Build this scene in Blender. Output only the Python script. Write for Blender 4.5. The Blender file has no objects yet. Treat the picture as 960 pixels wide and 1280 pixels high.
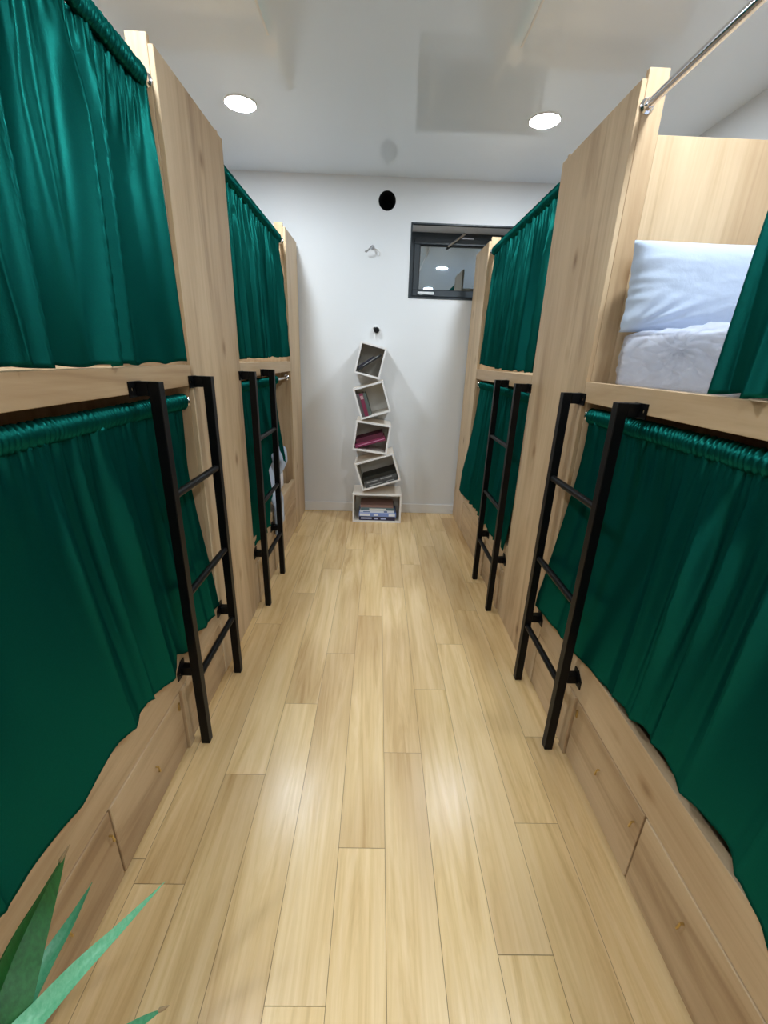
import bpy, bmesh, math, random
from mathutils import Vector, Matrix
random.seed(7)
SC = bpy.context.scene
COL = SC.collection
pi = math.pi

# ------------------------------------------------------------------ helpers
class MB:
    """collects shapes into one bmesh (world coordinates)"""
    def __init__(s): s.bm = bmesh.new()
    def box(s, x0, x1, y0, y1, z0, z1, bev=0.0, M=None, seg=1):
        x0, x1 = min(x0, x1), max(x0, x1)
        r = bmesh.ops.create_cube(s.bm, size=1)
        vs = r['verts']
        for v in vs:
            v.co = Vector(((x0+x1)/2+v.co.x*(x1-x0), (y0+y1)/2+v.co.y*(y1-y0), (z0+z1)/2+v.co.z*(z1-z0)))
        if bev > 0:
            es = list({e for v in vs for e in v.link_edges})
            rb = bmesh.ops.bevel(s.bm, geom=es, offset=bev, segments=seg, affect='EDGES', profile=.5)
            vs = list({v for f in rb['faces'] for v in f.verts} | {v for v in vs if v.is_valid})
        if M is not None:
            for v in vs: v.co = M @ v.co
        return s
    def tube(s, pts, r, n=12, cap=True):
        pts = [Vector(p) for p in pts]
        rr = r if isinstance(r, (list, tuple)) else [r]*len(pts)
        rings = []
        up0 = None
        for i, p in enumerate(pts):
            d = (pts[min(i+1, len(pts)-1)] - pts[max(i-1, 0)]).normalized()
            if up0 is None:
                up0 = d.orthogonal().normalized()
            else:
                up0 = (up0 - d*up0.dot(d)).normalized()
            b = d.cross(up0)
            rings.append([s.bm.verts.new(p + (up0*math.cos(2*pi*k/n) + b*math.sin(2*pi*k/n))*rr[i]) for k in range(n)])
        for a, b in zip(rings[:-1], rings[1:]):
            for k in range(n):
                s.bm.faces.new((a[k], a[(k+1) % n], b[(k+1) % n], b[k]))
        if cap:
            s.bm.faces.new(list(reversed(rings[0]))); s.bm.faces.new(rings[-1])
        return s
    def lathe(s, c, prof, n=32, axis='z', cap0=True, cap1=True):
        c = Vector(c); rings = []
        for r, h in prof:
            ring = []
            for k in range(n):
                a = 2*pi*k/n
                if axis == 'z': q = Vector((r*math.cos(a), r*math.sin(a), h))
                elif axis == 'y': q = Vector((r*math.cos(a), h, r*math.sin(a)))
                else: q = Vector((h, r*math.cos(a), r*math.sin(a)))
                ring.append(s.bm.verts.new(c+q))
            rings.append(ring)
        for a, b in zip(rings[:-1], rings[1:]):
            for k in range(n):
                s.bm.faces.new((a[k], a[(k+1) % n], b[(k+1) % n], b[k]))
        if cap0: s.bm.faces.new(list(reversed(rings[0])))
        if cap1: s.bm.faces.new(rings[-1])
        return s
    def prism(s, poly, axis, a, b):
        def P(u, v, w):
            return (w, u, v) if axis == 'x' else ((u, w, v) if axis == 'y' else (u, v, w))
        A = [s.bm.verts.new(P(u, v, a)) for u, v in poly]
        B = [s.bm.verts.new(P(u, v, b)) for u, v in poly]
        n = len(poly)
        for k in range(n): s.bm.faces.new((A[k], A[(k+1) % n], B[(k+1) % n], B[k]))
        s.bm.faces.new(list(reversed(A))); s.bm.faces.new(B)
        return s
    def grid(s, nu, nv, fn):
        V = [[s.bm.verts.new(fn(i/nu, j/nv)) for j in range(nv+1)] for i in range(nu+1)]
        for i in range(nu):
            for j in range(nv):
                s.bm.faces.new((V[i][j], V[i+1][j], V[i+1][j+1], V[i][j+1]))
        return s
    def build(s, name, mat, parent=None, smooth=False, origin=None, angle=35):
        bm = s.bm
        bmesh.ops.recalc_face_normals(bm, faces=bm.faces[:])
        xs = [v.co for v in bm.verts]
        lo = Vector([min(c[i] for c in xs) for i in range(3)]); hi = Vector([max(c[i] for c in xs) for i in range(3)])
        o = Vector(origin) if origin is not None else Vector(((lo.x+hi.x)/2, (lo.y+hi.y)/2, lo.z))
        for v in bm.verts: v.co -= o
        me = bpy.data.meshes.new(name); bm.to_mesh(me); bm.free()
        for m in (mat if isinstance(mat, (list, tuple)) else [mat]): me.materials.append(m)
        if smooth:
            for p in me.polygons: p.use_smooth = True
            if angle < 180: me.set_sharp_from_angle(angle=math.radians(angle))
        ob = bpy.data.objects.new(name, me); COL.objects.link(ob)
        place(ob, o, parent)
        return ob
WL = {}
def place(ob, world, parent):
    WL[ob] = Vector(world)
    if parent is not None:
        ob.parent = parent; ob.location = Vector(world) - WL[parent]
    else: ob.location = world
def thing(name, label, cat, loc, group=None):
    o = bpy.data.objects.new(name, None); COL.objects.link(o); place(o, loc, None)
    o.empty_display_size = .1
    return tag(o, label, cat, group)
def tag(o, label, cat, group=None):
    o['label'] = label; o['category'] = cat
    if group: o['group'] = group
    return o
def struct(o): o['kind'] = 'structure'; return o
def boolean_cut(o, cutters):
    for c in cutters:
        m = o.modifiers.new('b', 'BOOLEAN'); m.operation = 'DIFFERENCE'; m.object = c; m.solver = 'EXACT'
    dg = bpy.context.evaluated_depsgraph_get()
    me = bpy.data.meshes.new_from_object(o.evaluated_get(dg))
    o.modifiers.clear(); o.data = me
    for c in cutters: bpy.data.objects.remove(c)

# ------------------------------------------------------------------ materials
def mat(name, col=(.8,.8,.8), rough=.5, metal=0, spec=.5, **kw):
    m = bpy.data.materials.new(name); m.use_nodes = True
    b = m.node_tree.nodes['Principled BSDF']
    b.inputs['Base Color'].default_value = (*col, 1); b.inputs['Roughness'].default_value = rough
    b.inputs['Metallic'].default_value = metal; b.inputs['Specular IOR Level'].default_value = spec
    for k, v in kw.items(): b.inputs[k.replace('_', ' ')].default_value = v
    return m
def N(m, t, **kw):
    n = m.node_tree.nodes.new(t)
    for k, v in kw.items(): setattr(n, k, v)
    return n
def L(m, a, b): m.node_tree.links.new(a, b)
def ramp(m, stops):
    r = N(m, 'ShaderNodeValToRGB'); e = r.color_ramp.elements
    while len(e) < len(stops): e.new(.5)
    for el, (p, c) in zip(e, stops): el.position = p; el.color = (*c, 1)
    return r
def bump(m, height_socket, strength, dist=.01):
    b = m.node_tree.nodes['Principled BSDF']
    bp = N(m, 'ShaderNodeBump'); bp.inputs['Strength'].default_value = strength; bp.inputs['Distance'].default_value = dist
    L(m, height_socket, bp.inputs['Height']); L(m, bp.outputs[0], b.inputs['Normal'])
def noise(m, vec, scale, detail=4, rough=.55, dist=0):
    n = N(m, 'ShaderNodeTexNoise')
    n.inputs['Scale'].default_value = scale; n.inputs['Detail'].default_value = detail
    n.inputs['Roughness'].default_value = rough; n.inputs['Distortion'].default_value = dist
    if vec is not None: L(m, vec, n.inputs['Vector'])
    return n

def wood(name, axis, cols, rough=.45, spec=.35, knots=True, plank=False):
    """oak board; the grain runs along axis"""
    m = mat(name, rough=rough, spec=spec); b = m.node_tree.nodes['Principled BSDF']
    tc = N(m, 'ShaderNodeTexCoord'); oi = N(m, 'ShaderNodeObjectInfo')
    off = N(m, 'ShaderNodeVectorMath', operation='MULTIPLY_ADD')
    if plank:
        at = N(m, 'ShaderNodeAttribute', attribute_name='plank')
        cb = N(m, 'ShaderNodeCombineXYZ')
        for i in range(3): L(m, at.outputs['Fac'], cb.inputs[i])
        L(m, cb.outputs[0], off.inputs[0]); off.inputs[1].default_value = (13, 37, 0)
    else:
        cb = N(m, 'ShaderNodeCombineXYZ')
        for i in range(3): L(m, oi.outputs['Random'], cb.inputs[i])
        L(m, cb.outputs[0], off.inputs[0]); off.inputs[1].default_value = (7, 11, 17)
    L(m, tc.outputs['Object'], off.inputs[2])
    def mapped(a, c):
        mp = N(m, 'ShaderNodeMapping')
        s = [a, a, a]; s['xyz'.index(axis)] = c
        mp.inputs['Scale'].default_value = s; L(m, off.outputs[0], mp.inputs['Vector']); return mp.outputs[0]
    n1 = noise(m, mapped(15, 1.0), 1.0, 5, .62, 1.5) if plank else noise(m, mapped(9, .9), 1.0, 5, .6, .9)          # broad cathedral figure
    n2 = noise(m, mapped(70, 2.2), 1.0, 3, .6, .2)        # fine pores
    n3 = noise(m, mapped(2.2, .8), 1.0, 2, .5, .3)        # board tone
    r1 = ramp(m, [(.3, cols[2]), (.46, cols[1]), (.6, cols[0]), (.78, cols[1])])
    L(m, n1.outputs['Fac'], r1.inputs['Fac'])
    mx = N(m, 'ShaderNodeMix', data_type='RGBA', blend_type='MULTIPLY'); mx.inputs['Factor'].default_value = .32
    r2 = ramp(m, [(.3, (.78, .72, .64)), (.55, (1, 1, 1))]); L(m, n2.outputs['Fac'], r2.inputs['Fac'])
    L(m, r1.outputs[0], mx.inputs['A']); L(m, r2.outputs[0], mx.inputs['B'])
    mx2 = N(m, 'ShaderNodeMix', data_type='RGBA', blend_type='MULTIPLY'); mx2.inputs['Factor'].default_value = .8
    r3 = ramp(m, [(.36, (.74, .67, .60)), (.60, (1.0, 1.0, 1.0))]); L(m, n3.outputs['Fac'], r3.inputs['Fac'])
    L(m, mx.outputs['Result'], mx2.inputs['A']); L(m, r3.outputs[0], mx2.inputs['B'])
    out = mx2.outputs['Result']
    if knots:
        vo = N(m, 'ShaderNodeTexVoronoi'); vo.inputs['Scale'].default_value = 1
        L(m, mapped(5.5, 3.0), vo.inputs['Vector'])
        rk = ramp(m, [(.03, (.42, .3, .2)), (.10, (.85, .8, .74)), (.16, (1, 1, 1))]); L(m, vo.outputs['Distance'], rk.inputs['Fac'])
        mk = N(m, 'ShaderNodeMix', data_type='RGBA', blend_type='MULTIPLY'); mk.inputs['Factor'].default_value = .9
        L(m, out, mk.inputs['A']); L(m, rk.outputs[0], mk.inputs['B']); out = mk.outputs['Result']
    if plank:
        wn = N(m, 'ShaderNodeMix', data_type='RGBA', blend_type='MULTIPLY'); wn.inputs['Factor'].default_value = 1
        rr = ramp(m, [(0, (.93, .92, .90)), (.5, (1, 1, 1)), (1, (.97, .96, .91))]); L(m, at.outputs['Fac'], rr.inputs['Fac'])
        L(m, out, wn.inputs['A']); L(m, rr.outputs[0], wn.inputs['B']); out = wn.outputs['Result']
    L(m, out, b.inputs['Base Color'])
    bump(m, n2.outputs['Fac'], .12, .002)
    return m

OAK = [(.655, .49, .312), (.585, .425, .26), (.425, .285, .165)]
W_Z = wood('oak_upright', 'z', OAK)
W_Y = wood('oak_lengthwise', 'y', OAK)
W_X = wood('oak_crosswise', 'x', OAK)
FLOORC = [(.90, .665, .365), (.83, .59, .295), (.68, .45, .20)]
W_F = wood('oak_laminate', 'y', FLOORC, rough=.25, spec=.75, knots=False, plank=True)
M_gap = mat('plank_joint', (.26, .16, .07), .8)

def wall_paint(name, col, rough=.7, spec=.3, bs=.05):
    m = mat(name, col, rough, spec=spec)
    tc = N(m, 'ShaderNodeTexCoord'); n = noise(m, tc.outputs['Object'], 90, 3)
    bump(m, n.outputs['Fac'], bs, .002); return m
M_wall = wall_paint('white_wall_paint', (.74, .755, .775))
M_ceil = wall_paint('satin_stretch_ceiling', (.80, .885, .98), .08, .5, 0.0)
M_base = mat('white_skirting', (.80, .80, .80), .4)
M_black = mat('black_powder_coat', (.0030, .0030, .0036), .42, spec=.18)
M_chrome = mat('chrome', (.72, .72, .76), .12, metal=1)
M_brass = mat('brass', (.62, .45, .18), .3, metal=1)
M_dark = mat('dark_void', (.004, .004, .004), .9)
M_frame = mat('anthracite_frame', (.022, .032, .040), .4)
M_white = mat('white_plastic', (.82, .82, .82), .35)
M_gasket = mat('rubber_seal', (.01, .012, .014), .6)
M_steel = mat('steel_grey', (.45, .45, .47), .3, metal=1)

def velvet(name, col, gl):
    """satin backed velvet: dyed pile with a soft sheen of its own colour"""
    m = bpy.data.materials.new(name); m.use_nodes = True
    nt = m.node_tree; nt.nodes.remove(nt.nodes['Principled BSDF'])
    tc = N(m, 'ShaderNodeTexCoord'); n = noise(m, tc.outputs['Object'], 260, 3, .7)
    r = ramp(m, [(.3, tuple(c*.75 for c in col)), (.7, tuple(c*1.25 for c in col))]); L(m, n.outputs['Fac'], r.inputs['Fac'])
    df = N(m, 'ShaderNodeBsdfDiffuse'); L(m, r.outputs[0], df.inputs['Color'])
    g = N(m, 'ShaderNodeBsdfGlossy'); g.inputs['Color'].default_value = (*gl, 1); g.inputs['Roughness'].default_value = .36
    bp = N(m, 'ShaderNodeBump'); bp.inputs['Strength'].default_value = .15; bp.inputs['Distance'].default_value = .002
    L(m, n.outputs['Fac'], bp.inputs['Height'])
    for k in (df, g): L(m, bp.outputs[0], k.inputs['Normal'])
    ad = N(m, 'ShaderNodeAddShader'); L(m, df.outputs[0], ad.inputs[0]); L(m, g.outputs[0], ad.inputs[1])
    L(m, ad.outputs[0], nt.nodes['Material Output'].inputs['Surface'])
    return m
M_velvet = velvet('emerald_velvet', (.0003, .0215, .0185), (.0045, .082, .068))

def cloth(name, col, sc=40, st=.3):
    m = mat(name, col, .85, spec=.2)
    tc = N(m, 'ShaderNodeTexCoord'); n = noise(m, tc.outputs['Object'], sc, 5, .6)
    bump(m, n.outputs['Fac'], st, .01); return m
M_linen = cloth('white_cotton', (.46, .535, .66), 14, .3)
M_matt = cloth('mattress_ticking', (.84, .82, .84), 30, .2)
# clear plastic wrap: mostly see-through film with crinkled shine
M_wrap = bpy.data.materials.new('clear_plastic_wrap'); M_wrap.use_nodes = True
nt = M_wrap.node_tree; nt.nodes.remove(nt.nodes['Principled BSDF'])
_tr = N(M_wrap, 'ShaderNodeBsdfTransparent'); _tr.inputs[0].default_value = (.93, .95, 1, 1)
_gl = N(M_wrap, 'ShaderNodeBsdfGlossy'); _gl.inputs['Roughness'].default_value = .18
_df = N(M_wrap, 'ShaderNodeBsdfTranslucent'); _df.inputs[0].default_value = (.85, .9, 1, 1)
_tc = N(M_wrap, 'ShaderNodeTexCoord'); _n = noise(M_wrap, _tc.outputs['Object'], 16, 6, .7, 1.5)
_bp = N(M_wrap, 'ShaderNodeBump'); _bp.inputs['Strength'].default_value = 1; _bp.inputs['Distance'].default_value = .03
L(M_wrap, _n.outputs['Fac'], _bp.inputs['Height']); L(M_wrap, _bp.outputs[0], _gl.inputs['Normal'])
_m1 = N(M_wrap, 'ShaderNodeMixShader'); _m1.inputs[0].default_value = .30
_m2 = N(M_wrap, 'ShaderNodeMixShader'); _m2.inputs[0].default_value = .34
L(M_wrap, _tr.outputs[0], _m1.inputs[1]); L(M_wrap, _gl.outputs[0], _m1.inputs[2])
L(M_wrap, _m1.outputs[0], _m2.inputs[1]); L(M_wrap, _df.outputs[0], _m2.inputs[2])
L(M_wrap, _m2.outputs[0], nt.nodes['Material Output'].inputs['Surface'])
# reflective glazing
M_glass = bpy.data.materials.new('reflective_glazing'); M_glass.use_nodes = True
nt = M_glass.node_tree; nt.nodes.remove(nt.nodes['Principled BSDF'])
_g = N(M_glass, 'ShaderNodeBsdfGlossy'); _g.inputs['Roughness'].default_value = .015; _g.inputs['Color'].default_value = (.80, .90, .95, 1)
_t = N(M_glass, 'ShaderNodeBsdfTransparent'); _t.inputs[0].default_value = (.5, .55, .6, 1)
_mx = N(M_glass, 'ShaderNodeMixShader'); _mx.inputs[0].default_value = .42
L(M_glass, _t.outputs[0], _mx.inputs[1]); L(M_glass, _g.outputs[0], _mx.inputs[2]); L(M_glass, _mx.outputs[0], nt.nodes['Material Output'].inputs['Surface'])
# lamp
LAMP_STRENGTH = 95
def emis(name, col, st):
    m = bpy.data.materials.new(name); m.use_nodes = True
    nt = m.node_tree; nt.nodes.remove(nt.nodes['Principled BSDF'])
    e = N(m, 'ShaderNodeEmission'); e.inputs[0].default_value = (*col, 1); e.inputs[1].default_value = st
    L(m, e.outputs[0], nt.nodes['Material Output'].inputs['Surface']); return m
M_lamp = emis('led_diffuser', (.84, .93, 1.0), LAMP_STRENGTH)

# ------------------------------------------------------------------ key dimensions (metres)
XL, XR = -.675, .745            # bunk faces either side of the aisle
WXL, WXR = -1.80, 1.848         # side walls
YB, YN = 3.878, -1.9            # far wall, wall behind the camera
ZC = 2.69
def X(side, d): return (XL - d) if side == 'l' else (XR + d)
S = {
 'l': dict(y0=.0, y1=1.61, y2=2.18, y3=3.42, zt=2.228, zr=1.355, rod=2.145),
 'r': dict(y0=.0, y1=1.587, y2=2.16, y3=3.42, zt=2.192, zr=1.344, rod=2.128),
}

# ------------------------------------------------------------------ room shell
# floor: planks with real joints
bm = bmesh.new(); pl = bm.faces.layers.float.new('plank')
def quad(x0, x1, y0, y1, z, pid, mi):
    f = bm.faces.new([bm.verts.new(p) for p in ((x0,y0,z),(x1,y0,z),(x1,y1,z),(x0,y1,z))]); f[pl] = pid; f.material_index = mi
rp = random.Random(3)
JOINT = {0: .864, 1: 1.197, -1: .529, 3: .62, -2: 1.43, -3: 1.10, 2: 1.526, 4: .943, -4: .766, 5: 1.279}
PW, PL, G = .1405, 1.234, .0007
for k in range(-13, 14):
    x0 = -.084 + .1405*k; x1 = x0+PW
    if x1 < WXL or x0 > WXR: continue
    j = JOINT.get(k, rp.uniform(0, PL))
    y = j - 3*PL
    if k == -2: pass
    while y < YB:
        a, b = max(y, YN), min(y+PL, YB)
        if b - a > .01:
            quad(max(x0, WXL)+G, min(x1, WXR)-G, a+G, b-G, 0, rp.random(), 0)
        y += PL
quad(WXL, WXR, YN, YB, -.003, 0, 1)
# slab sides and underside
for (p) in (((WXL,YN,-.003),(WXR,YN,-.003),(WXR,YN,-.1),(WXL,YN,-.1)), ((WXL,YB,-.003),(WXL,YB,-.1),(WXR,YB,-.1),(WXR,YB,-.003)),
            ((WXL,YN,-.1),(WXR,YN,-.1),(WXR,YB,-.1),(WXL,YB,-.1))):
    f = bm.faces.new([bm.verts.new(q) for q in p]); f.material_index = 1
me = bpy.data.meshes.new('floor'); bm.to_mesh(me); bm.free()
me.materials.append(W_F); me.materials.append(M_gap)
floor = bpy.data.objects.new('floor', me); COL.objects.link(floor); struct(floor)

c = MB(); c.box(WXL-.1, WXR+.1, YN-.1, YB+.3, ZC, ZC+.1); struct(c.build('ceiling', M_ceil))
struct(MB().box(WXL-.1, WXL, YN-.1, YB+.3, -.1, ZC).build('wall_left', M_wall))
struct(MB().box(WXR, WXR+.1, YN-.1, YB+.3, -.1, ZC).build('wall_right', M_wall))
struct(MB().box(WXL, WXR, YN-.1, YN, -.1, ZC).build('wall_near', M_wall))
wb = MB().box(WXL, WXR, YB, YB+.3, -.1, ZC).build('wall_far', M_wall); struct(wb)
WX0, WX1, WZ0, WZ1 = .226, 1.12, 1.876, 2.397
HX, HZ, HR = .027, 2.537, .066
c1 = MB().box(WX0, WX1, YB-.1, YB+.4, WZ0, WZ1).build('c', M_wall)
c2 = MB().lathe((HX, YB-.1, HZ), [(HR, 0), (HR, .5)], 40, 'y').build('c', M_wall)
boolean_cut(wb, [c1, c2])
# skirting
struct(MB().box(WXL+.012, WXR-.012, YB-.013, YB, 0.0, .088, .002).build('baseboard_far', M_base))
struct(MB().box(WXL, WXL+.012, YN+.013, YB-.0135, 0.0, .088, .002).build('baseboard_left', M_base))
struct(MB().box(WXR-.012, WXR, YN+.013, YB-.0135, 0.0, .088, .002).build('baseboard_right', M_base))

# window in its deep recess
win = bpy.data.objects.new('window_1', None); COL.objects.link(win); place(win, ((WX0+WX1)/2, YB, WZ0), None); struct(win)
def ring(mb, x0, x1, z0, z1, w, y0, y1, bev=.002):
    mb.box(x0, x1, y0, y1, z1-w, z1, bev); mb.box(x0, x1, y0, y1, z0, z0+w, bev)
    mb.box(x0, x0+w, y0, y1, z0+w, z1-w, bev); mb.box(x1-w, x1, y0, y1, z0+w, z1-w, bev)
m_ = MB(); ring(m_, WX0-.006, WX1+.006, WZ0-.006, WZ1+.006, .011, YB-.004, YB+.03, .0008); m_.build('edge_trim', M_frame, win)
FY = YB+.235
m_ = MB(); ring(m_, WX0, WX1, WZ0, WZ1, .048, FY, FY+.06); m_.build('outer_frame', M_frame, win)
m_ = MB(); ring(m_, WX0+.042, WX1-.042, WZ0+.042, WZ1-.042, .047, FY-.014, FY+.05, .003); m_.build('sash', M_frame, win)
m_ = MB(); ring(m_, WX0+.088, WX1-.088, WZ0+.088, WZ1-.088, .008, FY+.004, FY+.02, .001); m_.build('glazing_seal', M_gasket, win)
MB().box(WX0+.085, WX1-.085, FY+.02, FY+.026, WZ0+.085, WZ1-.085).build('pane', M_glass, win)
m_ = MB(); m_.box(.312, .455, FY-.040, FY-.022, WZ0+.052, WZ0+.074, .006, seg=2); m_.box(.33, .36, FY-.024, FY-.0135, WZ0+.05, WZ0+.076, .002)
m_.build('handle', M_white, win)
m_ = MB(); m_.tube([(.55, FY-.02, 2.295), (.675, FY-.075, 2.378)], .009, 8); m_.box(.655, .76, FY-.02, FY-.0, 2.352, 2.366, .002)
m_.build('stay_arm', M_steel, win)

# vent pipe through the far wall
v = thing('vent_pipe', 'round black vent hole high in the white far wall', 'vent', (HX, YB, HZ-HR))
MB().lathe((HX, YB-.003, HZ), [(HR-.0005, .0), (HR-.0005, .29), (HR-.006, .29), (HR-.006, .0)], 40, 'y', False, False).build('sleeve', M_dark, v, True)
MB().lathe((HX, YB+.20, HZ), [(HR-.007, 0), (HR-.007, .006)], 40, 'y').build('dark_disc', M_dark, v)  # near-black disc added inside the pipe, its colour stands for the hole's darkness

# small fittings on the far wall
h = thing('wall_hook', 'small grey metal hook with a stub of white cable below the vent hole', 'hook', (-.09, YB, 2.18))
MB().lathe((-.078, YB-.006, 2.222), [(.016, 0), (.016, .006)], 20, 'y').build('plate', M_steel, h)
MB().tube([(-.078, YB-.006, 2.225), (-.080, YB-.045, 2.222), (-.100, YB-.055, 2.200), (-.125, YB-.05, 2.180), (-.135, YB-.04, 2.185)], .0055, 8).build('hook_arm', M_steel, h, True)
MB().tube([(-.06, YB-.004, 2.215), (-.035, YB-.02, 2.205), (-.02, YB-.02, 2.185), (-.022, YB-.004, 2.165)], .0035, 8).build('cable', M_white, h, True)
h = thing('wall_bracket', 'little round black and white fixing on the wall right above the leaning bookcase', 'bracket', (-.036, YB, 1.56))
MB().lathe((-.034, YB-.018, 1.622), [(.030, 0), (.034, .006), (.034, .018)], 24, 'y').build('rosette', M_white, h, True)
MB().lathe((-.030, YB-.045, 1.618), [(.012, 0), (.021, .004), (.024, .014), (.020, .026)], 24, 'y').build('knob', M_black, h, True)
MB().box(-.058, -.040, YB-.040, YB-.019, 1.622, 1.640, .004).build('catch', M_black, h)
MB().tube([(-.040, YB-.006, 1.592), (-.042, YB-.02, 1.575), (-.043, YB-.02, 1.555)], .006, 8).build('wire', M_white, h, True)

# profile strips let into the stretch ceiling
for n_, x_ in (('trim_1', -.517), ('trim_2', .581)):
    struct(MB().box(x_-.005, x_+.005, YN, 2.42, ZC-.0012, ZC+.002).build(n_, M_white))
# ceiling lights
LX = {'l': -.80, 'r': .895}
LIGHTS = [('l', 2.96, 'round ceiling downlight above the far left bunk'), ('r', 2.99, 'round ceiling downlight above the far right bunk'),
          ('l', 1.10, 'round ceiling downlight above the near left bunk'), ('r', 1.10, 'round ceiling downlight above the near right bunk'),
          ('l', -.85, 'round ceiling downlight behind the viewer on the left'), ('r', -.85, 'round ceiling downlight behind the viewer on the right')]
for sd, y, lab in LIGHTS:
    x = LX[sd]
    t = thing('ceiling_light', lab, 'ceiling light', (x, y, ZC), 'round downlights in the ceiling')
    MB().lathe((x, y, ZC), [(.088, 0), (.088, -.004), (.082, -.007), (.080, -.003), (.080, 0)], 40, 'z', False, False).build('trim_ring', M_white, t, True)
    MB().lathe((x, y, ZC-.0042), [(.0785, .004), (.0785, -.002), (.074, -.0032), (.045, -.0038)], 40).build('diffuser', M_lamp, t)

# ------------------------------------------------------------------ bunks
def notch(mb, x, y, z, r): pass
def hook_pull(parent, side, y, z):
    d = -.012
    MB().tube([(X(side, -.0005), y, z+.012), (X(side, -.008), y, z+.012), (X(side, -.011), y, z), (X(side, -.009), y+.004, z-.012), (X(side, -.004), y+.006, z-.014)], .0028, 8).build('pull', M_brass, parent, True)
def bunk(side, which):
    q = S[side]; s = side; zr = q['zr']; zt = q['zt']
    side_w = 'left' if s == 'l' else 'right'
    if which == 'near':
        if s == 'l': lab = 'near left oak bunk bed with a closed green curtain on both levels'
        else: lab = 'near right oak bunk bed whose upper berth is open showing a white pillow'
        ya, yb = q['y0'], q['y1']
        b0, b1 = -.40, q['y1']+.018
    else:
        if s == 'l': lab = 'far left oak bunk bed with its lower berth half open on white bedding'
        else: lab = 'far right oak bunk bed with both curtains closed, beside the dark window'
        ya, yb = q['y2'], q['y3']
        b0, b1 = q['y2']-.018, q['y3']
    t = thing('bunk_bed', lab, 'bunk bed', (X(s, .5), (ya+yb)/2, 0), 'oak bunk beds')
    B = lambda d0, d1, y0, y1, z0, z1, bev=.0012: MB().box(X(s, d0), X(s, d1), y0, y1, z0, z1, bev)
    D = 1.06
    # rails between the uprights
    B(.0, .030, ya+.001, yb-.001, zr-.07, zr).build('guard_rail', W_Y, t)
    B(.0, .030, ya+.001, yb-.001, .272, .430).build('base_rail', W_Y, t)
    # berth bases
    B(.031, D-.021, ya+.02, yb-.02, zr-.06, zr-.012).build('upper_berth_base', W_Y, t)
    B(.031, D-.021, ya+.02, yb-.02, .35, .398).build('lower_berth_base', W_Y, t)
    B(D-.02, D, ya+.02, yb-.02, .1, zr+.45).build('back_panel', W_Y, t)
    # drawers and the plain kick panel behind the ladder
    if which == 'near':
        dr = [(.02, .363), (.369, .782), (.788, 1.198)]
        po = (1.204, 1.243); kick = [(1.249, yb-.002)]; lad = 1
    else:
        po = (ya+.04, ya+.075); dr = [(2.665, 3.035), (3.041, 3.405)]; kick = [(ya+.08, 2.61)]; po2 = (2.616, 2.655)
        B(.001, .022, ya+.001, ya+.035, .012, .268).build('stile', W_Z, t)
        B(-.006, .022, *po2, .003, .270).build('support_post', W_Z, t)
    for (a, b) in dr:
        f = B(.001, .019, a, b, .014, .264, .0018).build('drawer', W_X if False else W_Y, t)
        yk = {'l': b-.02, 'r': b-.02}[s]
    B(-.006, .022, *po, .003, .270).build('support_post', W_Z, t)
    for (a, b) in kick: B(.003, .021, a, b, .003, .266).build('kick_panel', W_Y, t)
    B(.03, .048, ya+.02, yb-.02, .003, .2).build('plinth', W_Y, t)
    # end boards: the aisle-end post rises above, the headboard sits lower
    def end(y0, y1, zhead):
        B(.0165, .078, y0, y1, .003, zt+.026).build('post', W_Z, t)
        B(.0785, D, y0+.001, y1-.001, zr-.06, zhead).build('headboard', W_Z, t)
        B(.0785, D, y0+.001, y1-.001, .003, zr-.062).build('end_panel', W_Z, t)
    if which == 'near':
        end(yb, yb+.018, 2.062)
        B(.0, .016, -.40, ya, .003, zt).build('end_facing', W_Z, t)
        end(-.40, -.382, 2.062)
    else:
        end(ya-.018, ya, 2.062)
        end(yb, yb+.018, 2.062)
        B(.0, .016, yb, 3.845, .003, zt).build('end_facing', W_Z, t)
        B(.0165, D, 3.827, 3.845, .003, 2.035).build('end_closure', W_Z, t)
    return t
BN = {k: bunk(k, 'near') for k in 'lr'}
BF = {k: bunk(k, 'far') for k in 'lr'}
# little hook pulls on the drawers in view
for sd, y, z in (('l', .763, .188), ('l', .998, .145), ('l', .585, .148), ('r', .811, .195), ('r', .996, .162), ('r', .596, .170)):
    best = None
    for o in BN[sd].children:
        if o.name.startswith('drawer'):
            c = WL[o].y; hw = o.dimensions.y/2 if o.dimensions.y else .2
            xs = [v.co.y for v in o.data.vertices]
            if c+min(xs) < y < c+max(xs): best = o
    if best is not None: hook_pull(best, sd, y, z)
for sd in 'lr':
    for o in BN[sd].children:
        if o.name.startswith('drawer') and WL[o].y > .95:
            MB().box(X(sd, -.004), X(sd, .0008), 1.176, 1.186, .205, .235, .001).build('catch_plate', M_brass, o)

def cabinet(side):
    q = S[side]; s = side
    lab = ('tall oak panel cabinet dividing the two left bunks' if s == 'l' else 'tall oak panel cabinet dividing the two right bunks')
    t = thing('divider_cabinet', lab, 'cabinet', (X(s, .5), (q['y1']+q['y2'])/2, 0), 'oak cabinets between the bunks')
    B = lambda d0, d1, y0, y1, z0, z1, bev=.0012: MB().box(X(s, d0), X(s, d1), y0, y1, z0, z1, bev)
    B(.0, .016, q['y1']+.0005, q['y2']-.0005, .003, q['zt']).build('front_panel', W_Z, t)
    B(.0165, 1.06, q['y1']+.0185, q['y1']+.036, .003, 2.035).build('side_panel', W_Z, t)
    B(.0165, 1.06, q['y2']-.036, q['y2']-.0185, .003, 2.035).build('side_panel', W_Z, t)
    B(.0165, 1.06, q['y1']+.0365, q['y2']-.0365, 2.015, 2.033).build('top_panel', W_Y, t)
for k in 'lr': cabinet(k)

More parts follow.
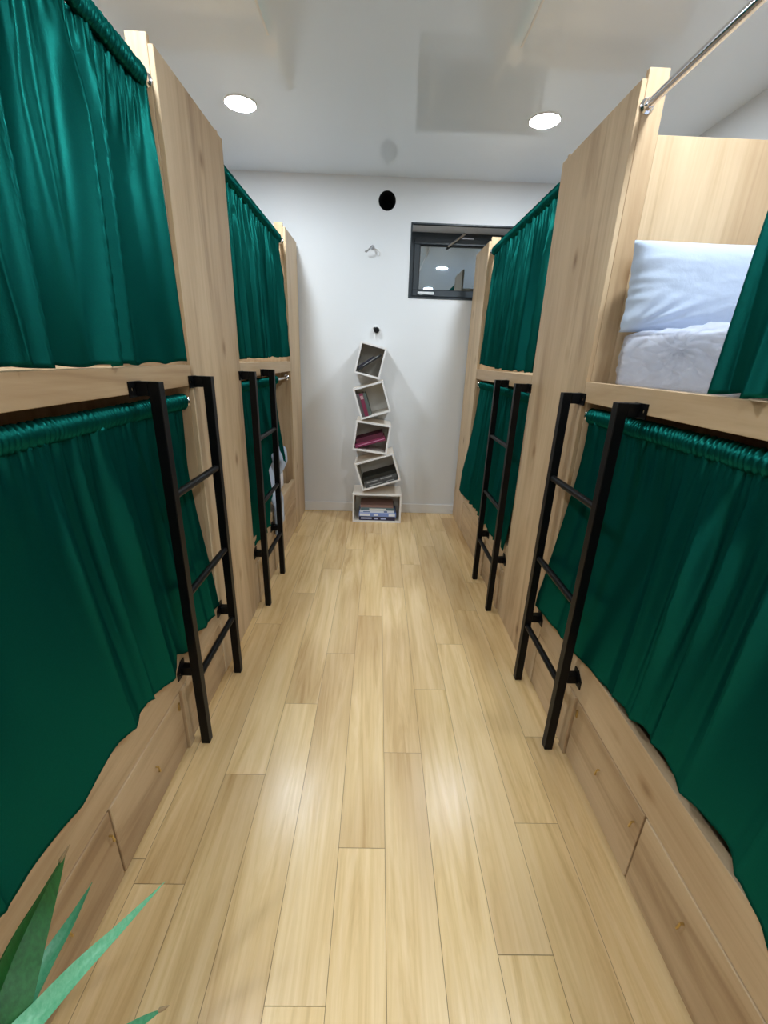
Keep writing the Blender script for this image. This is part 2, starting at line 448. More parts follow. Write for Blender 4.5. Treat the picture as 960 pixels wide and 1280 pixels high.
# ------------------------------------------------------------------ ladders
def ladder(side, ya, yb, lab, dz=0):
    s = side; r = .0155
    t = thing('ladder', lab, 'ladder', (X(s, -.053), (ya+yb)/2, 0), 'black steel bunk ladders')
    zt = (1.318 if s == 'l' else 1.303)
    xi, xo = -.038, -.069
    for y in (ya, yb):
        st = MB().box(X(s, xo), X(s, xi), y-r, y+r, .0, zt, .002, seg=2).build('stile', M_black, t)
        MB().box(X(s, xo+.002), X(s, xi-.002), y-r+.002, y+r-.002, .0005, .008, .001).build('end_cap', M_dark, st)
    for z in (.98+dz, .632+dz, .298+dz):
        MB().tube([(X(s, -.0535), ya+r*.6, z), (X(s, -.0535), yb-r*.6, z)], .0125, 14).build('rung', M_black, t, True)
    def plate(y0, y1, z0, z1, hy, hz, tri):
        x0, x1 = X(s, -.0045), X(s, -.0008)
        mb = MB(); bmx = mb.bm
        # plate outline with a screw hole
        out = [(y0, z0), (y1, z0), (y1, z1), (y0, z1)] if not tri else [(y0, z0), (y1, z0), (y1, z1), (y0+.55*(y1-y0), z1), (y0, z0+.55*(z1-z0))]
        n = 20; hr = .0058
        hole = [(hy+hr*math.cos(2*pi*k/n), hz+hr*math.sin(2*pi*k/n)) for k in range(n)]
        def edge_pt(a):
            dx, dz = math.cos(a), math.sin(a); best = None
            m = len(out)
            for i in range(m):
                (ax, az), (bx, bz) = out[i], out[(i+1) % m]
                ex, ez = bx-ax, bz-az
                den = dx*ez-dz*ex
                if abs(den) < 1e-12: continue
                tt = ((ax-hy)*ez-(az-hz)*ex)/den; u = ((ax-hy)*dz-(az-hz)*dx)/den
                if tt > 0 and -1e-9 <= u <= 1+1e-9 and (best is None or tt < best): best = tt
            return (hy+dx*best, hz+dz*best)
        angs = sorted({2*pi*k/n for k in range(n)} | {math.atan2(z-hz, y-hy) % (2*pi) for y, z in out})
        H = [(hy+hr*math.cos(a), hz+hr*math.sin(a)) for a in angs]; O = [edge_pt(a) for a in angs]
        def V(p, x): return bmx.verts.new((x, p[0], p[1]))
        R = [[V(p, x) for p in P] for x in (x0, x1) for P in (H, O)]   # H0,O0,H1,O1
        m = len(angs)
        for i in range(m):
            j = (i+1) % m
            bmx.faces.new((R[0][i], R[0][j], R[1][j], R[1][i])); bmx.faces.new((R[2][i], R[3][i], R[3][j], R[2][j]))
            bmx.faces.new((R[1][i], R[1][j], R[3][j], R[3][i])); bmx.faces.new((R[0][i], R[2][i], R[2][j], R[0][j]))
        return mb
    for y in (ya, yb):
        a = MB().box(X(s, xi+.0004), X(s, -.005), y-r, y+r, zt-.038, zt, .0015).build('top_bracket', M_black, t)
        plate(y-.047, y+r, zt-.041, zt+.001, y-.031, zt-.02, False).build('fixing_plate', M_black, a)
        a = MB().box(X(s, xi+.0004), X(s, -.005), y-r, y+r, .318+dz, .352+dz, .0015).build('lower_bracket', M_black, t)
        plate(y-.040, y+r, .313+dz, .372+dz, y-.022, .33+dz, True).build('fixing_plate', M_black, a)
    return t
ladder('l', 1.240, 1.624, 'black steel ladder on the near left bunk')
ladder('r', 1.236, 1.612, 'black steel ladder on the near right bunk')
ladder('l', 2.196, 2.590, 'black steel ladder on the far left bunk')
ladder('r', 2.190, 2.575, 'black steel ladder on the far right bunk')

# ------------------------------------------------------------------ curtain rods and curtains
def rod(side, y0, y1, z, d, lab, f0=True, r=.0125):
    s = side
    t = thing('curtain_rod', lab, 'curtain rod', (X(s, d), (y0+y1)/2, z), 'chrome curtain rods')
    MB().tube([(X(s, d), y0+.001, z), (X(s, d), y1-.001, z)], r, 20).build('rod', M_chrome, t, True)
    for y, sg in ((y0, 1), (y1, -1)):
        MB().lathe((X(s, d), y, z), [(.021, 0.0008*sg), (.021, .003*sg), (.0185, .006*sg), (.0150, .009*sg), (.0138, .022*sg)], 28, 'y').build('flange', M_chrome, t, True)
    return t
def interp(pts, y):
    if y <= pts[0][0]: return pts[0][1]
    for (a, b), (c, d) in zip(pts[:-1], pts[1:]):
        if y <= c: return b + (d-b)*(y-a)/(c-a)
    return pts[-1][1]
def sm(a, b, x):
    x = max(0, min(1, (x-a)/(b-a))); return x*x*(3-2*x)
def curtain(side, y0, y1, zrod, hem, lab, group, dtop, dbot, amp=.014, wl=.12, seed=1, ny=260, nz=70, rodr=.0125, shear=0.0, lo=None, flare=None, bunch=0, power=1.0, big=None, maxout=None, valley=None, topamp=1.0):
    """hem: list of (y, z); side view offset d runs from dtop (rod) to dbot (hem)"""
    s = side; rg = random.Random(seed)
    t = thing('curtain', lab, 'curtain', (X(s, dtop), (y0+y1)/2, interp(hem, (y0+y1)/2)), group)
    Ln = y1-y0
    # fold crests: irregular spacing
    ph = [rg.uniform(0, 2*pi) for _ in range(8)]
    nf = max(3, Ln/wl)
    def fold(u, tt):
        # phase warp for irregular pleats, drifting a little with height
        w = u + .06*math.sin(2*pi*u*1.3+ph[0]) + .03*math.sin(2*pi*u*3.1+ph[1]) + shear*tt*math.sin(2*pi*u*.9+ph[5])
        a = 1-2*abs(math.sin(pi*nf*w+ph[2]))**.75
        b = math.sin(2*pi*nf*.47*w+ph[3]); c = math.sin(2*pi*nf*2.2*w+ph[4])
        e = math.sin(2*pi*nf*.21*w+ph[6])
        return -(.72*a) + .40*b + .20*c*(1-.5*tt) + (.25*e)
    zt = zrod - rodr - .004
    def pt(u, v):
        tt = v
        y = y0 + u*Ln
        zh = interp(hem, y) + .004*math.sin(2*pi*nf*.9*u+ph[1])
        z = zt + (zh-zt)*tt
        env = .35 + .65*sm(0, .35, tt)
        ruff = math.sin(2*pi*Ln/.019*u + 3*math.sin(2*pi*u*9+ph[5]))*.0035*(1-sm(.0, .12, tt)) + math.sin(2*pi*Ln/.045*u+ph[6])*.004*(1-sm(.02, .30, tt))
        d = dtop + (dbot-dtop)*(tt**power) + amp*(topamp+(1-topamp)*sm(.35, .95, tt))*env*fold(u, tt) + ruff
        if big: d += big*math.sin(pi*tt)*math.sin(pi*u)
        if flare: # corner swinging towards the aisle
            d += flare[2]*sm(flare[0], flare[1], y)*tt**2
        y += (.3*amp*env*math.cos(2*pi*nf*u+ph[2]))*min(1, min(u, 1-u)*12)
        if flare and len(flare) > 3: y += flare[3]*sm(flare[0], flare[1], y)*tt**2.5
        if valley: d += valley[2]*math.exp(-((y-valley[0])/valley[1])**2)*sm(0, .2, tt)
        if maxout is not None and d < maxout: d = maxout + (d-maxout)*.12
        if lo is not None and d > lo: d = lo + (d-lo)*.12
        return (X(s, d), y, z)
    dr = MB().grid(ny, nz, pt).build('drape', M_velvet, t, True, angle=180)
    so = dr.modifiers.new('cloth', 'SOLIDIFY'); so.thickness = .0016; so.offset = 0
    # gathered sleeve round the rod
    def sl(u, v):
        a = 2*pi*v; y = y0 + u*Ln
        rr = rodr + .0046 + .0030*math.sin(2*pi*Ln/.016*u + 3*math.sin(2*pi*u*9+ph[3])+.9*math.sin(a+ph[4])) + .0012*math.sin(2*pi*Ln/.0071*u)
        ca, sa = math.cos(a), math.sin(a)
        zz = sa*rr*1.15
        if sa < -.2: zz -= .007*(-sa-.2)
        if sa > .5: zz += .006*(sa-.5)*(1+math.sin(2*pi*Ln/.016*u + 3*math.sin(2*pi*u*9+ph[3])))
        return (X(s, dtop+ca*rr), y, zrod+zz)
    sv = MB().grid(int(Ln/.0021), 14, sl)
    bmesh.ops.remove_doubles(sv.bm, verts=sv.bm.verts[:], dist=1e-5)
    sv.build('header_sleeve', M_velvet, t, True, angle=180)
    return t

# upper rods
q = S['l']; LY1, LY2 = q['y1'], q['y2']
rod('l', .001, LY1-.0005, S['l']['rod'], .034, 'chrome rod carrying the upper near left curtain')
rod('r', .001, S['r']['y1']-.0005, S['r']['rod'], .028, 'bare chrome rod above the open upper right berth')
rod('l', LY2+.001, 3.4195, S['l']['rod'], .034, 'chrome rod carrying the upper far left curtain')
rod('r', S['r']['y2']+.001, 3.4195, S['r']['rod'], .034, 'chrome rod carrying the upper far right curtain')
ZL = 1.229
rod('l', .001, LY1-.0005, ZL, .036, 'chrome rod under the near left guard rail')
rod('r', .001, S['r']['y1']-.0005, ZL-.003, .036, 'chrome rod under the near right guard rail')
rod('l', LY2+.001, 3.4195, ZL+.008, .036, 'bare end of chrome rod over the half open lower left berth')
rod('r', S['r']['y2']+.001, 3.4195, ZL+.004, .036, 'chrome rod under the far right guard rail')

GC = 'emerald green bunk curtains'
curtain('l', .03, LY1-.018, S['l']['rod'], [(.03, 1.362), (.9, 1.362), (1.2, 1.358), (1.3, 1.358), (1.6, 1.364)], 'long green curtain closing the upper near left berth', GC, .034, .018, .042, .13, 11, ny=560, shear=.03, lo=.095, maxout=-.045)
curtain('l', LY2+.014, 3.36, S['l']['rod'], [(2.1, 1.375), (3.4, 1.39)], 'narrow green curtain closing the upper far left berth', GC, .034, .006, .026, .12, 5, shear=.02, lo=.07, maxout=-.025)
curtain('r', S['r']['y2']+.014, 3.40, S['r']['rod'], [(2.1, 1.356), (2.7, 1.358), (3.4, 1.388)], 'green curtain closing the upper far right berth', GC, .034, .004, .026, .12, 8, shear=.02, lo=.07, maxout=-.025)
curtain('r', .36, .985, S['r']['rod'], [(.3, 1.348), (1.0, 1.352)], 'green curtain bunched aside at the open upper right berth', GC, .028, -.012, .022, .11, 21, ny=260, lo=.028, maxout=-.06, valley=(.935, .028, .075))
HL = [(.03, .42), (.47, .436), (.703, .403), (.787, .412), (.854, .424), (.953, .418), (1.12, .388), (1.165, .40), (1.18, .44), (1.23, .41), (1.34, .37), (1.37, .395), (1.585, .372)]
curtain('l', .03, LY1-.016, ZL, HL, 'long green curtain closing the lower near left berth', GC, .036, -.022, .012, .17, 31, ny=520, shear=.03, power=1.3, maxout=-.033, lo=.085, topamp=2.2)
HR_ = [(.03, .42), (.436, .428), (.554, .485), (.669, .488), (.864, .50), (1.19, .43), (1.594, .40)]
curtain('r', .03, S['r']['y1']-.014, ZL-.003, HR_, 'long green curtain closing the lower near right berth', GC, .036, -.022, .011, .17, 41, ny=520, shear=.03, power=1.3, maxout=-.033, lo=.085, topamp=2.2, flare=(1.40, 1.57, -.012, .03))
HRF = [(2.16, .39), (2.25, .43), (2.38, .375), (2.5, .385), (2.62, .385), (2.71, .345), (2.83, .39), (3.4, .36)]
curtain('r', S['r']['y2']+.014, 3.38, ZL+.004, HRF, 'green curtain closing the lower far right berth', GC, .036, -.020, .013, .11, 51, shear=.02, power=1.3, maxout=-.033, lo=.047, flare=(3.1, 3.38, -.03, .08))
curtain('l', LY2+.012, 3.08, ZL+.008, [(2.1, .375), (2.50, .40), (2.60, .76), (2.66, .85), (2.84, .86), (2.92, .72), (3.1, .64)], 'dark green curtain hitched up over white bedding at the lower far left berth', GC, .036, -.020, .015, .10, 61, power=1.3, maxout=-.033, lo=.05)

# ------------------------------------------------------------------ bedding
def rbox(mb, c, sz, e=.35, nu=56, nv=28, wob=None):
    """superellipsoid cushion shape"""
    def f(u, v):
        a = 2*pi*u; b = -pi/2 + pi*v
        p = lambda w, k: math.copysign(abs(w)**k, w)
        q = Vector((p(math.cos(b), e)*p(math.cos(a), e)*sz[0]/2, p(math.cos(b), e)*p(math.sin(a), e)*sz[1]/2, p(math.sin(b), e)*sz[2]/2))
        if wob: q = wob(q)
        return q + Vector(c)
    mb.grid(nu, nv, f); bmesh.ops.remove_doubles(mb.bm, verts=mb.bm.verts[:], dist=1e-5); return mb
from mathutils import noise as mn
ZU = S['r']['zr']-.012
t = thing('mattress', 'white mattress still in clear plastic wrap on the upper right berth', 'mattress', (1.26, .55, ZU))
def wobm(qv):
    k = mn.noise(qv*7)*.006 + mn.noise(qv*19)*.003
    return qv + Vector((k, k, k*.8))
mx0, mx1, my0, my1 = XR+.058, XR+1.0, -.34, 1.53
rbox(MB(), ((mx0+mx1)/2, (my0+my1)/2, ZU+.081), (mx1-mx0, my1-my0, .154), .07, 120, 40, lambda qv: qv+Vector((0, 0, mn.noise(qv*6)*.003))).build('cover', M_matt, t, True, angle=180)
def wrapf(u, v):
    # film over front side and top edge, gathered into crinkles
    y = my0 + .02 + u*(my1-my0-.06)
    path = v
    if path < .55:
        z = ZU+.012 + path/.55*.142; x = mx0-.003
    elif path < .65:
        a = (path-.55)/.10*pi/2; z = ZU+.154+.012*math.sin(a); x = mx0-.003+.013*(1-math.cos(a))
    else:
        z = ZU+.167; x = mx0+.01+(path-.65)/.35*.5
    n = mn.fractal(Vector((y*7, v*5, 3.3)), .6, 2.2, 4)*.007
    cr = abs(math.sin(y*26+4*mn.noise(Vector((y*5, v*4, 0)))+v*3))**6*.006
    ay, av = (y-1.20)*3.2, (v-.42)*1.5
    rr = math.hypot(ay, av); aa = math.atan2(av, ay)
    cr += abs(math.sin(aa*7+1.3*math.sin(rr*9)))**10*.012*math.exp(-rr*2.2)
    k = max(0, min(1, v*6))
    if path < .6: x -= max(-.001, (n*1.1+cr*1.5))*k*1.0
    else: z += max(-.002, n+cr)
    return (x, y, z)
MB().grid(260, 60, wrapf).build('plastic_wrap', M_wrap, t, True, angle=180)
# ruffled seam of the wrap on its front face, small white print
mb = MB()
for i in range(16):
    z = ZU+.045+i*.0055; y = .985+.0025*i+.004*random.random()
    mb.box(mx0-.0125, mx0-.011, y, y+.012+.006*random.random(), z, z+.003)
mb.build('seam_ruffle', M_white, t)

# pillow leaning on the headboard
t = thing('pillow', 'white pillow leaning on the headboard of the open upper right berth', 'pillow', (1.0, 1.45, ZU+.17))
def pillow_mesh(w, hgt, th, seed):
    mb = MB(); n = 56
    def surf(sg):
        def f(u, v):
            x, z = 2*u-1, 2*v-1
            k = max(0, (1-x**4)*(1-z**4))**.5
            ox = 1-.05*(1-z*z)*1.0; oz = 1-.05*(1-x*x)
            y = sg*th/2*k
            c = mn.fractal(Vector((x*2.2+seed, z*2.2, sg)), .7, 2.1, 4)*.0022*k
            aa = math.atan2(z+1, x+1); rr = math.hypot(z+1, x+1)
            c += .006*math.sin(aa*20)*max(0, 1-rr/1.1)*min(1, rr*3)
            c += .0016*math.sin(z*16+3*mn.noise(Vector((z*3, seed, 0))))*max(0, 1-(x+1)/.45)*min(1, (x+1)*9)
            return Vector((x*w/2*ox + .0016*math.sin(z*21+2*math.sin(z*5))*abs(x)**6, y+sg*c, z*hgt/2*oz))
        return f
    mb.grid(n, n, surf(-1)); mb.grid(n, n, surf(1))
    bmesh.ops.remove_doubles(mb.bm, verts=mb.bm.verts[:], dist=2e-4); return mb
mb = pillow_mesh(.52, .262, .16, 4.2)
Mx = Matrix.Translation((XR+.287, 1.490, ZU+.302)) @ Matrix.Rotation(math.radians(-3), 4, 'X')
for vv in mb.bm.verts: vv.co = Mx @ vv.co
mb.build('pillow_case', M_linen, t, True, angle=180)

# lower far left berth: mattress, pillow, duvet
t = thing('mattress', 'pale mattress on the half open lower far left berth', 'mattress', (X('l', .5), 2.8, .40))
rbox(MB(), (X('l', .53), 2.80, .463), (.92, 1.16, .125), .12, 80, 30).build('cover', M_matt, t, True, angle=180)
t = thing('pillow', 'white pillow at the far end of the lower left berth', 'pillow', (X('l', .25), 3.2, .53))
mb = rbox(MB(), (0, 0, 0), (.40, .36, .16), .45, 60, 40, lambda qv: qv+Vector((0, 0, mn.noise(qv*9)*.01)))
Mx = Matrix.Translation((X('l', .225), 3.19, .640)) @ Matrix.Rotation(math.radians(12), 4, 'X')
for vv in mb.bm.verts: vv.co = Mx @ vv.co
mb.build('pillow_case', M_linen, t, True, angle=180)
t = thing('duvet', 'crumpled white duvet spilling over the lower far left rail', 'duvet', (X('l', .2), 2.75, .42))
def duv(u, v):
    y = 2.625 + u*.245
    n = mn.fractal(Vector((y*6, v*5, 1)), .7, 2, 3)*.012
    if v < .35:      # flap hanging in front of the rail
        k = v/.35; z = .262 + k*.19; d = -.010 - .005*abs(math.sin(y*60)); z -= .02*math.sin(u*5)*(1-k)
    elif v < .7:     # bulging front of the heap
        k = (v-.35)/.35; z = .452 + .36*k*(.75+.25*math.sin(u*pi)); d = -.012 + .11*k*k + .02*math.sin(k*pi) + max(n, -.01)*k
    else:
        k = (v-.7)/.3; d = .092+.5*k; z = .812*(.75+.25*math.sin(u*pi)) + .452*.25*(1-math.sin(u*pi)) - .16*k*k + n*1.5
    return (X('l', d), y, z)
o = MB().grid(60, 80, duv).build('cover', M_linen, t, True, angle=180)
so = o.modifiers.new('thick', 'SOLIDIFY'); so.thickness = .008; so.offset = 1

# ------------------------------------------------------------------ bookcase of tilted cubes
M_shelf = mat('whitewashed_board', (.78, .71, .63), .5)
M_edge = mat('white_board_edge', (.84, .81, .80), .45)
M_back = mat('board_back', (.84, .81, .74), .6)
SY, SD, ST = 3.580, .280, .014
bk = thing('bookcase', 'leaning tower bookcase of five tilted white cubes against the far wall', 'bookcase', (.012, SY+SD/2, 0))
CUB = [(.012, .1335, .434, .267, 0), (.011, .4665, .348, .252, 17.7), (-.049, .7645, .295, .250, -7.5), (-.053, 1.0705, .256, .255, 17), (-.073, 1.3795, .212, .245, -13)]
def CM(i):
    x, z, w, h, a = CUB[i]
    return Matrix.Translation((x, SY, z)) @ Matrix.Rotation(math.radians(-a), 4, 'Y')
for i, (x, z, w, h_, a) in enumerate(CUB):
    M = CM(i); mb = MB()
    y0, y1 = .0015, SD
    mb.box(-w/2, w/2, y0, y1, h_/2-ST, h_/2, 0, M); mb.box(-w/2, w/2, y0, y1, -h_/2, -h_/2+ST, 0, M)
    mb.box(-w/2, -w/2+ST, y0, y1, -h_/2+ST, h_/2-ST, 0, M); mb.box(w/2-ST, w/2, y0, y1, -h_/2+ST, h_/2-ST, 0, M)
    cu = mb.build('cube', M_shelf, bk)
    mb = MB(); e = .0007
    mb.box(-w/2, w/2, 0, .0014, h_/2-ST, h_/2, 0, M); mb.box(-w/2, w/2, 0, .0014, -h_/2, -h_/2+ST, 0, M)
    mb.box(-w/2, -w/2+ST, 0, .0014, -h_/2+ST, h_/2-ST, 0, M); mb.box(w/2-ST, w/2, 0, .0014, -h_/2+ST, h_/2-ST, 0, M)
    mb.build('edge_band', M_edge, cu)
    MB().box(-w/2+ST, w/2-ST, SD-.008, SD-.001, -h_/2+ST, h_/2-ST, 0, M).build('back_board', M_back, cu)
M_pages = mat('book_pages', (.72, .68, .58), .8)
BC = {}
def bcol(c):
    if c not in BC: BC[c] = mat('book_cover', c, .45)
    return BC[c]
def book(i, u, v, ang, Lb, T, Db, colr, lab, group, y=.02, band=None):
    """spine faces the room; u,v from the inner lower left corner of cube i, in the cube's own frame"""
    x, z, w, h_, a = CUB[i]
    M = CM(i) @ Matrix.Translation((-w/2+ST+u, y, -h_/2+ST+v)) @ Matrix.Rotation(math.radians(-ang), 4, 'Y')
    loc = M @ Vector((Lb/2, Db/2, 0))
    t = thing('book', lab, 'book', loc, group)
    k = min(.003, T*.15)
    mb = MB(); mb.box(0, Lb, 0, Db, 0, k, 0, M); mb.box(0, Lb, 0, Db, T-k, T, 0, M); mb.box(0, Lb, 0, k, k, T-k, 0, M)
    mb.build('book_cover', bcol(colr), t)
    MB().box(.004, Lb-.004, k+.0002, Db-.004, k+.0002, T-k-.0002, 0, M).build('page_block', M_pages, t)
    if band:
        mb = MB()
        for (p0, p1, q0, q1) in band[1]: mb.box(p0*Lb, p1*Lb, -.0012, -.0002, q0*T, q1*T, 0, M)
        mb.build('spine_band', bcol(band[0]), t)
g = 'books in the bottom cube'
v0 = .001
book(0, .045, v0, 0, .325, .038, .22, (.02, .018, .06), 'dark navy book at the very bottom of the lowest cube', g, .012, ((.45, .5, .75), [(.05, .35, .35, .75), (.42, .52, .3, .7), (.6, .75, .3, .7)])); v0 += .0385
book(0, .043, v0, 0, .335, .034, .21, (.22, .32, .68), 'blue book second from bottom in the lowest cube', g, .008, ((.85, .88, .95), [(.02, .30, .15, .85), (.40, .52, .2, .7), (.80, .97, .15, .8)])); v0 += .0345
book(0, .05, v0, 0, .31, .022, .22, (.72, .76, .82), 'pale blue and white book in the middle of the lowest pile', g, .014, ((.10, .16, .35), [(.1, .3, .2, .6), (.7, .8, .2, .8)])); v0 += .0225
book(0, .06, v0, 0, .30, .024, .21, (.10, .17, .20), 'grey green book second from top in the lowest cube', g, .016, ((.7, .72, .7), [(.25, .75, .25, .75)])); v0 += .0245
book(0, .055, v0, 0, .295, .022, .20, (.26, .15, .13), 'brown book on top of the pile in the lowest cube', g, .02)
g = 'dark books lying in the second cube from the floor'
v0 = .001
book(1, .022, v0, 0, .285, .030, .21, (.055, .058, .062), 'charcoal book at the bottom of the second cube from the floor', g, .006, ((.30, .31, .32), [(.1, .55, .35, .6), (.65, .9, .3, .5)])); v0 += .0305
book(1, .018, v0, 0, .295, .028, .21, (.085, .09, .095), 'dark grey book in the middle of the second cube from the floor', g, .008, ((.35, .36, .37), [(.08, .4, .3, .6), (.5, .85, .4, .7)])); v0 += .0285
book(1, .012, v0, 0, .300, .034, .21, (.006, .008, .008), 'thick black book on top in the second cube from the floor', g, .012)
g = 'maroon books slanting in the middle cube'
A = 24; ca, sa = math.cos(math.radians(A)), math.sin(math.radians(A))
T1 = .033; u1 = T1*sa+.001
book(2, u1, .001, A, .262, T1, .2, (.22, .018, .075), 'maroon book with pink bands slanting at the bottom in the middle cube', g, .01, ((.70, .32, .50), [(.02, .98, .42, .55)]))
T2 = .038; s2 = .019
book(2, u1-(T1+.0006)*sa+s2*ca, .001+(T1+.0006)*ca+s2*sa, A, .236, T2, .2, (.085, .006, .028), 'darker maroon book resting on the pink banded one', g, .01)
g = 'books standing in the second cube from the top'
def stand(i, u0, T, H, colr, lab, g, y, band=None): book(i, u0+T, .001, 90, H, T, .19, colr, lab, g, y, band)
stand(3, .003, .020, .195, (.10, .085, .09), 'dark brown book standing far left in the second cube from the top', g, .012)
stand(3, .0245, .030, .190, (.20, .02, .06), 'maroon book standing in the second cube from the top', g, .008, ((.5, .3, .32), [(.75, .9, .1, .9)]))
stand(3, .056, .022, .185, (.09, .12, .11), 'grey green book standing right of the maroon one', g, .014)
g = 'dark books leaning in the top cube'
A = 46; ca, sa = math.cos(math.radians(A)), math.sin(math.radians(A))
T1 = .016; u1 = T1*sa+.001
book(4, u1, .001, A, .232, T1, .19, (.008, .008, .009), 'long black book leaning diagonally in the top cube', g, .012, ((.55, .56, .58), [(.25, .9, .80, .97)]))
T2 = .016; s2 = .019
book(4, u1-(T1+.0006)*sa+s2*ca, .001+(T1+.0006)*ca+s2*sa, A, .150, T2, .19, (.015, .014, .03), 'short dark book lying on the long leaning one in the top cube', g, .012)

# ------------------------------------------------------------------ potted plant at the near left corner
PX, PY = -.485, .25
def leafmat(name, c0, c1):
    m = mat(name, c0, .38, spec=.45); b = m.node_tree.nodes['Principled BSDF']
    tc = N(m, 'ShaderNodeTexCoord'); mp = N(m, 'ShaderNodeMapping'); mp.inputs['Scale'].default_value = (220, 220, 8); L(m, tc.outputs['Object'], mp.inputs['Vector'])
    n = noise(m, mp.outputs[0], 1, 3); r = ramp(m, [(.35, c0), (.65, c1)]); L(m, n.outputs['Fac'], r.inputs['Fac']); L(m, r.outputs[0], b.inputs['Base Color'])
    b.inputs['Subsurface Weight'].default_value = .0
    return m
M_leafd = leafmat('leaf_dark_green', (.012, .095, .018), (.02, .14, .03))
M_leafp = leafmat('leaf_pale_green', (.12, .42, .22), (.19, .50, .29))
M_leafm = leafmat('leaf_mid_green', (.06, .28, .13), (.10, .34, .18))
M_dry = mat('dry_leaf_tip', (.30, .20, .10), .7)
t = thing('potted_plant', 'spiky green plant with long pointed leaves at the foot of the near left bunk', 'plant', (PX, PY, 0))
MB().lathe((PX, PY, 0), [(.075, 0.0), (.10, .008), (.118, .20), (.124, .205), (.124, .235), (.112, .235), (.108, .19)], 36, 'z', True, False).build('pot', mat('white_glazed_pot', (.75, .75, .73), .3), t, True)
MB().lathe((PX, PY, .19), [(.1075, 0), (.107, .012), (.05, .02), (.01, .022)], 28).build('soil', cloth('potting_soil', (.03, .02, .013), 120, .9), t, True)
MB().tube([(PX, PY, .2), (PX+.004, PY+.002, .35), (PX, PY, .47), (PX, PY, .515)], [.017, .015, .016, .012], 14).build('stem', mat('woody_stem', (.16, .11, .06), .8), t, True)
def catmull(P, n):
    P = [Vector(p) for p in P]; Q = [P[0]*2-P[1]] + P + [P[-1]*2-P[-2]]; out = []
    for i in range(1, len(Q)-2):
        for k in range(n):
            x = k/n; a, b, c, d = Q[i-1:i+3]
            out.append(.5*((2*b)+(c-a)*x+(2*a-5*b+4*c-d)*x*x+(3*b-a-3*c+d)*x**3))
    out.append(P[-1]); return out
def leaf(pts, wid, m, up=(0, 0, 1), dry=0, roll=0, fold=.35):
    C = catmull(list(reversed(pts)), 10); n = len(C); mb = MB(); rows = []
    for i, p in enumerate(C):
        d = (C[min(i+1, n-1)]-C[max(i-1, 0)]).normalized()
        w = Vector(up).cross(d).normalized(); w = Matrix.Rotation(roll, 3, d) @ w
        nn = d.cross(w).normalized()
        k = i/(n-1)
        hw = wid*.5*(min(1, .55+k*2.2))*max(.02, (1-k**2.2))
        th = .0016*(1-k)+.0005
        row = []
        for a in (-1, -.5, 0, .5, 1): row.append(mb.bm.verts.new(p + w*hw*a + nn*(abs(a)*hw*fold) + nn*th))
        for a in (1, .5, 0, -.5, -1): row.append(mb.bm.verts.new(p + w*hw*a + nn*(abs(a)*hw*fold) - nn*th))
        rows.append(row)
    for A_, B_ in zip(rows[:-1], rows[1:]):
        for k in range(10): mb.bm.faces.new((A_[k], A_[(k+1) % 10], B_[(k+1) % 10], B_[k]))
    mb.bm.faces.new(rows[0]); mb.bm.faces.new(list(reversed(rows[-1])))
    o = mb.build('leaf', m, t, True, angle=60)
    if dry:
        mb = MB(); k = int(n*.93); mb.tube([C[k]+Vector((0, 0, .002)), C[-1], C[-1]+(C[-1]-C[-2])*1.6], [.003, .0022, .0004], 8); mb.build('dry_tip', M_dry, o, True)
    return o
LA = [(-.441,.42,.704),(-.474,.39,.639),(-.485,.345,.602),(-.486,.295,.565),(-.486,.25,.512)]
LB = [(-.456,.46,.562),(-.478,.43,.52),(-.493,.39,.499),(-.497,.345,.491),(-.49,.295,.493),(-.485,.25,.501)]
LC = [(-.306,.42,.638),(-.362,.385,.593),(-.402,.35,.572),(-.437,.315,.55),(-.457,.285,.544),(-.482,.25,.512)]
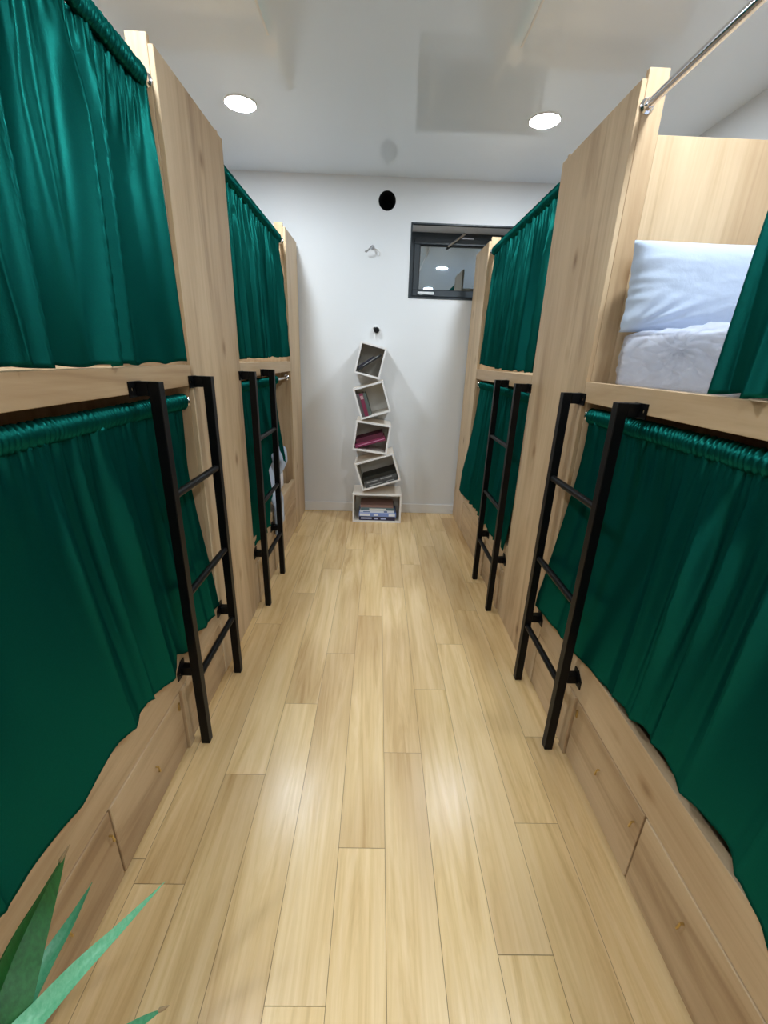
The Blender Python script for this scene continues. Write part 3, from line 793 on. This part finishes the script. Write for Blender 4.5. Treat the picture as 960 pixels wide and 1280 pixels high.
LD = [(-.272,.32,.548),(-.311,.315,.52),(-.385,.295,.482),(-.437,.265,.481),(-.476,.245,.498)]
leaf(LA, .078, M_leafd, (1, -.4, .3), 1, 0, .6)
leaf(LB, .036, M_leafm, (.2, -.5, 1))
leaf(LC, .034, M_leafp, (.2, -.6, 1))
leaf(LD, .024, M_leafm, (0, -.5, 1), 1)
for ang, ln, ht, mm in ((200, .30, .16, M_leafd), (250, .32, .10, M_leafm), (300, .33, .14, M_leafp), (340, .30, .05, M_leafm), (160, .15, .28, M_leafd), (225, .2, .3, M_leafm), (275, .24, .25, M_leafd)):
    a = math.radians(ang); dx, dy = math.cos(a), math.sin(a)
    if dx < 0: ln = min(ln, .13)
    P = [(PX+dx*ln*k, PY+dy*ln*k, .50+ht*math.sin(min(1, k*1.15)*pi/2)-.10*k*k*k) for k in (1, .75, .5, .25, 0.02)]
    leaf(P, .034, mm)

# ------------------------------------------------------------------ camera
cam = bpy.data.cameras.new('camera'); co = bpy.data.objects.new('camera', cam); COL.objects.link(co)
Rm = ((0.99943513, -0.00992462, 0.03210807), (0.0268015, -0.34103201, -0.93966954), (0.02027574, 0.93999929, -0.34057337))
co.matrix_world = Matrix(((Rm[0][0], -Rm[1][0], -Rm[2][0], 0), (Rm[0][1], -Rm[1][1], -Rm[2][1], 0), (Rm[0][2], -Rm[1][2], -Rm[2][2], 1.4), (0, 0, 0, 1)))
cam.sensor_fit = 'VERTICAL'; cam.sensor_height = 24; cam.sensor_width = 18; cam.lens = 24*530.42/1280
cam.clip_start = .02
SC.camera = co
# ------------------------------------------------------------------ world and view
w = bpy.data.worlds.new('night'); SC.world = w; w.use_nodes = True
w.node_tree.nodes['Background'].inputs[0].default_value = (.02, .025, .035, 1); w.node_tree.nodes['Background'].inputs[1].default_value = .3
vs = SC.view_settings
vs.view_transform = 'Standard'; vs.look = 'None'; vs.gamma = 1; vs.use_curve_mapping = False; vs.exposure = 1.76
SC.cycles.max_bounces = 10; SC.cycles.diffuse_bounces = 6; SC.cycles.transparent_max_bounces = 12
